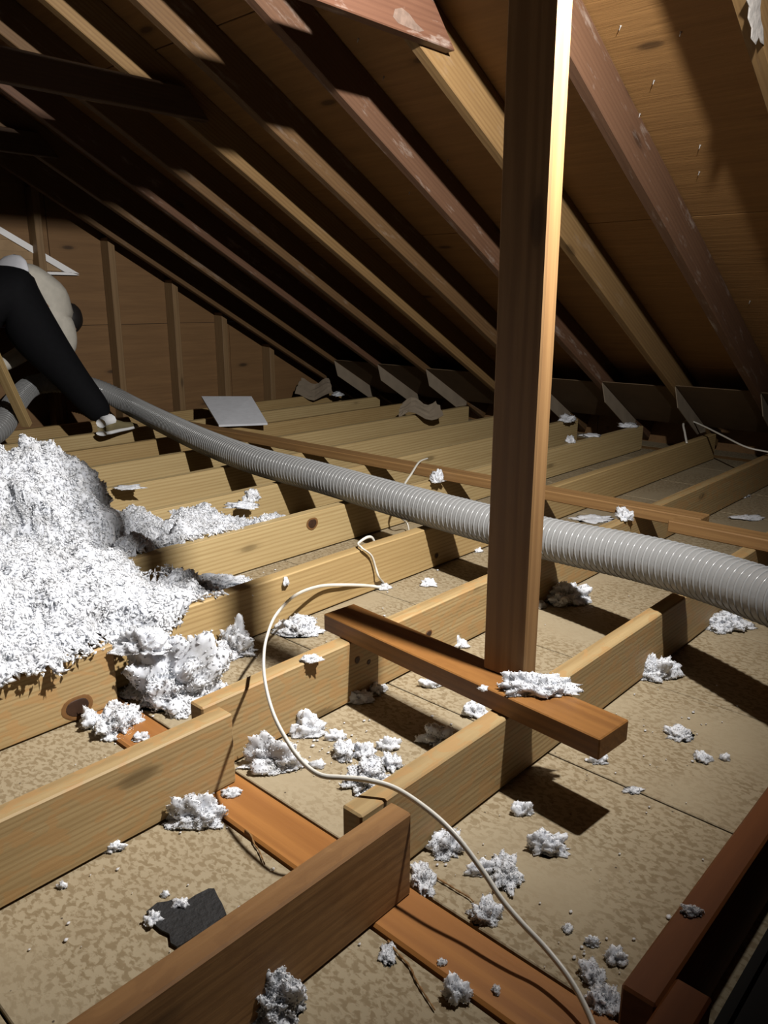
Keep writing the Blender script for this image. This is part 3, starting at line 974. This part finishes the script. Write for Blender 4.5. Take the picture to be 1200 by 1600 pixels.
# cardboard baffles at the eave
def baffle(k_, lab):
    y1, y0 = RAF[k_] - TH - 0.004, RAF[k_ - 1] + 0.004
    rng = random.Random(k_)
    b = empty('cardboard_baffle', (4.7, y1, 0.3))
    tag(b, lab, 'baffle', 'cardboard vent baffles along the eave')
    xa, xb = 4.60 + rng.uniform(-.04, .04), 5.12
    dz = 0.02
    slab('panel', [(xa, y0, roof_z(xa) + dz), (xb, y0, roof_z(xb) + dz), (xb, y1, roof_z(xb) + dz), (xa, y1, roof_z(xa) + dz)], 0.005, 'cardboard_shaded', b)
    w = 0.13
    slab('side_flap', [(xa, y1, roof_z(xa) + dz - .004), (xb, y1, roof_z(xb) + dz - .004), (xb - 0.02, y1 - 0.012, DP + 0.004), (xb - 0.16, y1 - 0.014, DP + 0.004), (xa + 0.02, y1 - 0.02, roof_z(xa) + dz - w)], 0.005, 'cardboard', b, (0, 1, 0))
bl = {8: 'cardboard baffle at the eave, first to the right of the post', 9: 'cardboard baffle right against the post, second bay', 10: 'cardboard baffle hidden mostly by the post',
      7: 'cardboard baffle behind the short white cable at right', 12: 'cardboard baffle left of the post, above the curled card', 13: 'cardboard baffle, third bay from the gable wall', 14: 'cardboard baffle, second bay from the gable wall'}
for k_, lab in bl.items():
    baffle(k_, lab)
def curled(lab, x, y, w, h, z, seed):
    rng = random.Random(seed)
    c = at(x, y, z)
    sc = depth(c) / F_PX
    n = 9
    v, f = [], []
    for i in range(n):
        for j in range(n):
            u, t = i / (n - 1) - .5, j / (n - 1) - .5
            jag = 0.10 * noise.noise(Vector((u * 5 + seed, t * 5, 0)))
            p = RT * (u * w * sc * (1 - .3 * t + jag)) + Vector((-RT.y, RT.x, 0)) * (t * h * sc * 1.1) + Vector((0, 0, (t + .5) * h * sc * 0.8 + 0.03 * math.sin(u * 7 + seed) + 0.02 * jag * 5))
            v.append(p * S)
    for i in range(n - 1):
        for j in range(n - 1):
            f.append((i * n + j, (i + 1) * n + j, (i + 1) * n + j + 1, i * n + j + 1))
    me = mesh_from('curled_card', v, f)
    o = link('curled_card', me, 'cardboard', None, Vector((c.x, c.y, z)) * S)
    md = o.modifiers.new('thickness', 'SOLIDIFY')
    md.thickness = 0.003
    tag(o, lab, 'cardboard')
curled('curled torn card at the eave left of the post', 656, 648, 62, 24, T, 3)
curled('curled grey card at the foot of the gable by the eave', 492, 618, 52, 26, T, 5)

# stick propped by the person
o = beam('wooden_stick', tuple(at_y(40, 668, 4.62)), tuple(at_y(-20, 540, 4.45)), 0.055, 0.04, 'joist_amber')
tag(o, 'light wooden stick propped at an angle at the left edge below the person', 'stick')

# ------------------------------------------------------------------ person
def skin(name, pts, edges, mat, parent, sub=2, root=0):
    """pts: (Vector plan units, radius plan units)"""
    me = bpy.data.meshes.new(name)
    o0 = parent.location
    me.from_pydata([tuple(p * S - o0) for p, r in pts], edges, [])
    o = link(name, me, mat, parent)
    md = o.modifiers.new('skin', 'SKIN')
    md.use_smooth_shade = True
    for i, (p, r) in enumerate(pts):
        sv = me.skin_vertices[0].data[i]
        rr = r if isinstance(r, tuple) else (r, r)
        sv.radius = (rr[0] * S, rr[1] * S)
        sv.use_root = (i == root)
    ss = o.modifiers.new('round', 'SUBSURF')
    ss.levels = sub
    ss.render_levels = sub
    if name in ('pants', 'sweatshirt', 'hem', 'body'):
        sm_ = o.modifiers.new('relax', 'SMOOTH')
        sm_.factor = 0.5
        sm_.iterations = 14 if name == 'sweatshirt' else 5
    return o
foot = at(172, 676, T)
person = empty('person', tuple(foot))
tag(person, 'person in black pants and off-white sweatshirt bending over, back turned', 'person')
Yp = 4.66
hipR, kneeR, ankR = at_y(22, 470, 4.82), at_y(102, 578, 4.76), at_y(172, 662, Yp)
hipL, kneeL, ankL = at_y(-45, 490, 4.90), at_y(-66, 585, 4.90), at_y(-74, 662, 4.92)
pel = at_y(-8, 462, 4.90)
waist = at_y(28, 440, 5.00)
chest = at_y(70, 466, 5.10)
neck = at_y(104, 500, 5.17)
headc = at_y(112, 520, 5.20)
shR, elR, haR = at_y(92, 490, 5.02), at_y(104, 552, 5.05), at_y(40, 560, 5.12)
shL, elL, haL = at_y(70, 500, 5.26), at_y(40, 550, 5.24), at_y(-6, 575, 5.10)
# body, one continuous surface
skin('body', [(pel, .13), (waist, .13), (chest, .15), (neck, .05), (hipR, .10), (kneeR, .062), (ankR, .045), (hipL, .10), (kneeL, .062), (ankL, .045),
              (shR, .065), (elR, .045), (haR, .032), (shL, .065), (elL, .045), (haL, .032), (headc, .085)],
     [(0, 1), (1, 2), (2, 3), (0, 4), (4, 5), (5, 6), (0, 7), (7, 8), (8, 9), (2, 10), (10, 11), (11, 12), (2, 13), (13, 14), (14, 15), (3, 16)], 'skin', person)
skin('pants', [(pel, .20), (at_y(4, 446, 4.95), .185), (hipR, .20), (at_y(58, 528, 4.79), .170), (kneeR, .120), (at_y(138, 624, 4.71), .105), (at_y(168, 658, Yp), .092),
               (hipL, .19), (kneeL, .14), (ankL, .09)],
     [(0, 1), (0, 2), (2, 3), (3, 4), (4, 5), (5, 6), (0, 7), (7, 8), (8, 9)], 'pants_black', person)
skin('sweatshirt', [(at_y(14, 436, 5.0), .190), (at_y(48, 450, 5.06), .195), (chest, .185), (at_y(96, 492, 5.15), .11), (shR, .145), (at_y(103, 532, 5.04), .105), (elR, .075), (at_y(80, 572, 5.08), .055), (shL, .11), (elL, .07), (haL, .055)],
     [(0, 1), (1, 2), (2, 3), (2, 4), (4, 5), (5, 6), (6, 7), (2, 8), (8, 9), (9, 10)], 'sweatshirt', person)
skin('hem', [(at_y(4, 430, 4.96), .200), (at_y(26, 440, 4.99), .192)], [(0, 1)], 'hem_white', person)
# head with hair
V, Fc = ico(3)
hv = [((RT * q.x * .074 + Vector((-RT.y, RT.x, 0)) * q.y * .085 + Vector((0, 0, q.z * .095))) * (1.06 + .05 * noise.noise(q * 6)) + at_y(110, 497, 5.20)) * S - person.location for q in V]
link('hair', mesh_from('hair', hv, Fc, True), 'hair_black', person)
# shoes
def shoe(heel, direction, parent):
    d = Vector((direction[0], direction[1], 0)).normalized()
    s_ = Vector((-d.y, d.x, 0))
    sh_ = [(0.0, .036, .085), (.03, .045, .10), (.09, .045, .105), (.14, .043, .085), (.20, .052, .062), (.27, .053, .05), (.315, .04, .036), (.335, .015, .022)]
    def loft(name, mat, z0, zf, grow, x0=0, x1=9):
        v, f = [], []
        rows_ = [r for r in sh_ if x0 <= r[0] <= x1]
        n = 10
        for (x, w, h) in rows_:
            for j in range(n):
                a = math.pi * 2 * j / n
                yy = math.cos(a) * (w + grow)
                zz = z0 + (zf(h) - z0) * (0.5 + 0.5 * math.sin(a))
                v.append((heel + d * (x - 0.05 - (grow if x == 0 else 0)) + s_ * yy + Vector((0, 0, zz))) * S - parent.location)
        for i in range(len(rows_) - 1):
            for j in range(n):
                f.append((i * n + j, i * n + (j + 1) % n, (i + 1) * n + (j + 1) % n, (i + 1) * n + j))
        f.append(tuple(range(n)))
        f.append(tuple((len(rows_) - 1) * n + j for j in range(n))[::-1])
        return link(name, mesh_from(name, v, f, True), mat, parent)
    up_ = loft('shoe', 'shoe_olive', 0.012, lambda h: h, 0)
    loft('shoe_sole', 'shoe_white', 0.0, lambda h: 0.03, 0.006).parent = up_
    loft('shoe_collar', 'shoe_white', 0.05, lambda h: h + .022, 0.002, 0.0, 0.10).parent = up_
shoe(at(168, 679, T), (0.80, 0.35), person)
shoe(at_y(-72, 668, 4.96) * 1.0, (0.5, 0.6), person)

# ------------------------------------------------------------------ nail heads on the tie beam end and rafters
def on_roof(x, y):
    a = 3.05 + (DP + 0.002) * SL
    d = ray(x, y)
    return EYE + d * ((a - 1.0) / (d.z + 0.56 * d.x))
nail_me = None
for i, (x, y) in enumerate([(1022, 126), (1094, 227), (1093, 268), (1043, 270), (1064, 50), (970, 40), (1000, 178), (1083, 348), (1172, 470), (1150, 490), (1010, 210), (640, 300), (700, 250), (600, 120), (560, 60)]):
    p = on_roof(x, y)
    n = -RN
    path = [p * S - RN * 0.0 * S, (p - RN * 0.004 + Vector((0.002, 0.001, 0)) * (i % 3 - 1)) * S, (p - RN * 0.016 + Vector((0.003, 0.002, 0)) * (i % 3 - 1)) * S]
    o0 = path[0].copy()
    me = tube_mesh('roofing_nail', [q - o0 for q in path], [0.0035, 0.0016, 0.0007], 6)
    o = link('roofing_nail', me, 'nail_steel', ceil, o0)
# plaster smear on the corner rafter, scuff on the tie beam, knots on the joists
plain('plaster', (0.34, 0.315, 0.29), 0.8, 0.2, 0.3, 60, 0.6)
plain('scuff', (0.165, 0.112, 0.085), 0.6, 0.3, 0.35, 60)
plain('knot_dark', (0.045, 0.020, 0.010), 0.6, 0.3, 0.5, 70)
plain('knot_ring', (0.17, 0.080, 0.026), 0.6, 0.3, 0.3, 50)
def find(start):
    return [o for o in COL.objects if str(o.get('label', '')).startswith(start)][0]
bpy.context.view_layer.update()
def patch(name, owner, pts, mat, th=0.004, shrink=0.15):
    pts = [p * S for p in pts]
    inv = owner.matrix_world.inverted()
    n = len(pts)
    c = sum(pts, Vector()) / n
    vv = [inv @ p for p in pts] + [inv @ (p + Vector((0, -th, 0)) + (c - p) * shrink) for p in pts]
    ff = [tuple(range(n, 2 * n))] + [(i, (i + 1) % n, n + (i + 1) % n, n + i) for i in range(n)]
    return link(name, mesh_from(name, vv, ff), mat, owner)
sm = [(1163, -6), (1170, 10), (1168, 28), (1174, 44), (1173, 60), (1181, 70), (1186, 58), (1188, 66), (1194, 70), (1193, 46), (1189, 30), (1188, 8), (1190, -8)]
patch('plaster_smear', find('rafter at the top right'), [at_y(x, y, RAF[6] - TH - 0.0005) for x, y in sm], 'plaster', 0.0012)
patch('scuff_mark', find('dark red-brown tie'), [at_y(x, y, 1.8275) for x, y in ((617, 14), (628, 12), (640, 22), (650, 36), (663, 48), (655, 50), (640, 44), (622, 36), (614, 26))], 'scuff', 0.0006, 0.4)
def knot(owner_label, x, y, Y, rx, ry):
    ow = find(owner_label)
    c = at_y(x, y, Y - 0.0006)
    sc = depth(c) / F_PX
    def ringp(k_):
        return [c + Vector((math.cos(a) * rx * sc * k_ / 0.72, 0, math.sin(a) * ry * sc * k_ * (1 + 0.08 * math.sin(3 * a)))) for a in [2 * math.pi * i / 18 for i in range(18)]]
    kn = patch('knot', ow, ringp(0.95), 'knot_dark', 0.0012, 0.12)
    rim_ = patch('knot_rim', ow, ringp(1.25), 'knot_ring', 0.0005, 0.1)
    rim_.parent = kn
knot('pale joist with a round', 488, 818, 2.270, 7, 8)
knot('stained joist with a big', 121, 1105, 1.710, 15, 16)
knot('amber joist the white', 682, 868, 1.780, 3, 4)
knot('mottled joist carrying', 558, 1031, 1.280, 4, 6)
knot('mottled joist carrying', 576, 1034, 1.280, 3, 4)
knot('mottled joist carrying', 670, 990, 1.280, 5, 5)
# pale scuff on the tie beam
# splinters beside the wall plate
for i, (lab, pts) in enumerate((('dark splinter on the floor beside the orange plate behind the nearest joist', [(383, 1296), (392, 1305), (397, 1318), (405, 1330), (414, 1352)]),
                 ('thin dark splinter on the floor left of the plate near the bottom edge', [(606, 1470), (622, 1490), (640, 1510), (652, 1535), (682, 1582)]),
                 ('ragged fibre strip beside the cable shadow right of the nearest joist', [(683, 1372), (700, 1382), (716, 1392), (733, 1402), (742, 1412)]))):
    path = [at(x, y, 0.004) * S for x, y in pts]
    path = resample(catmull(path, 8), 0.004)
    o0 = path[0].copy()
    rr = [0.0006 + 0.0016 * abs(math.sin(j * 0.9 + i)) * (1 - j / len(path) * 0.6) for j in range(len(path))]
    o = link('wood_splinter', tube_mesh('wood_splinter', [q - o0 for q in path], rr, 5), 'joist_brown', None, o0)
    tag(o, lab, 'splinter')
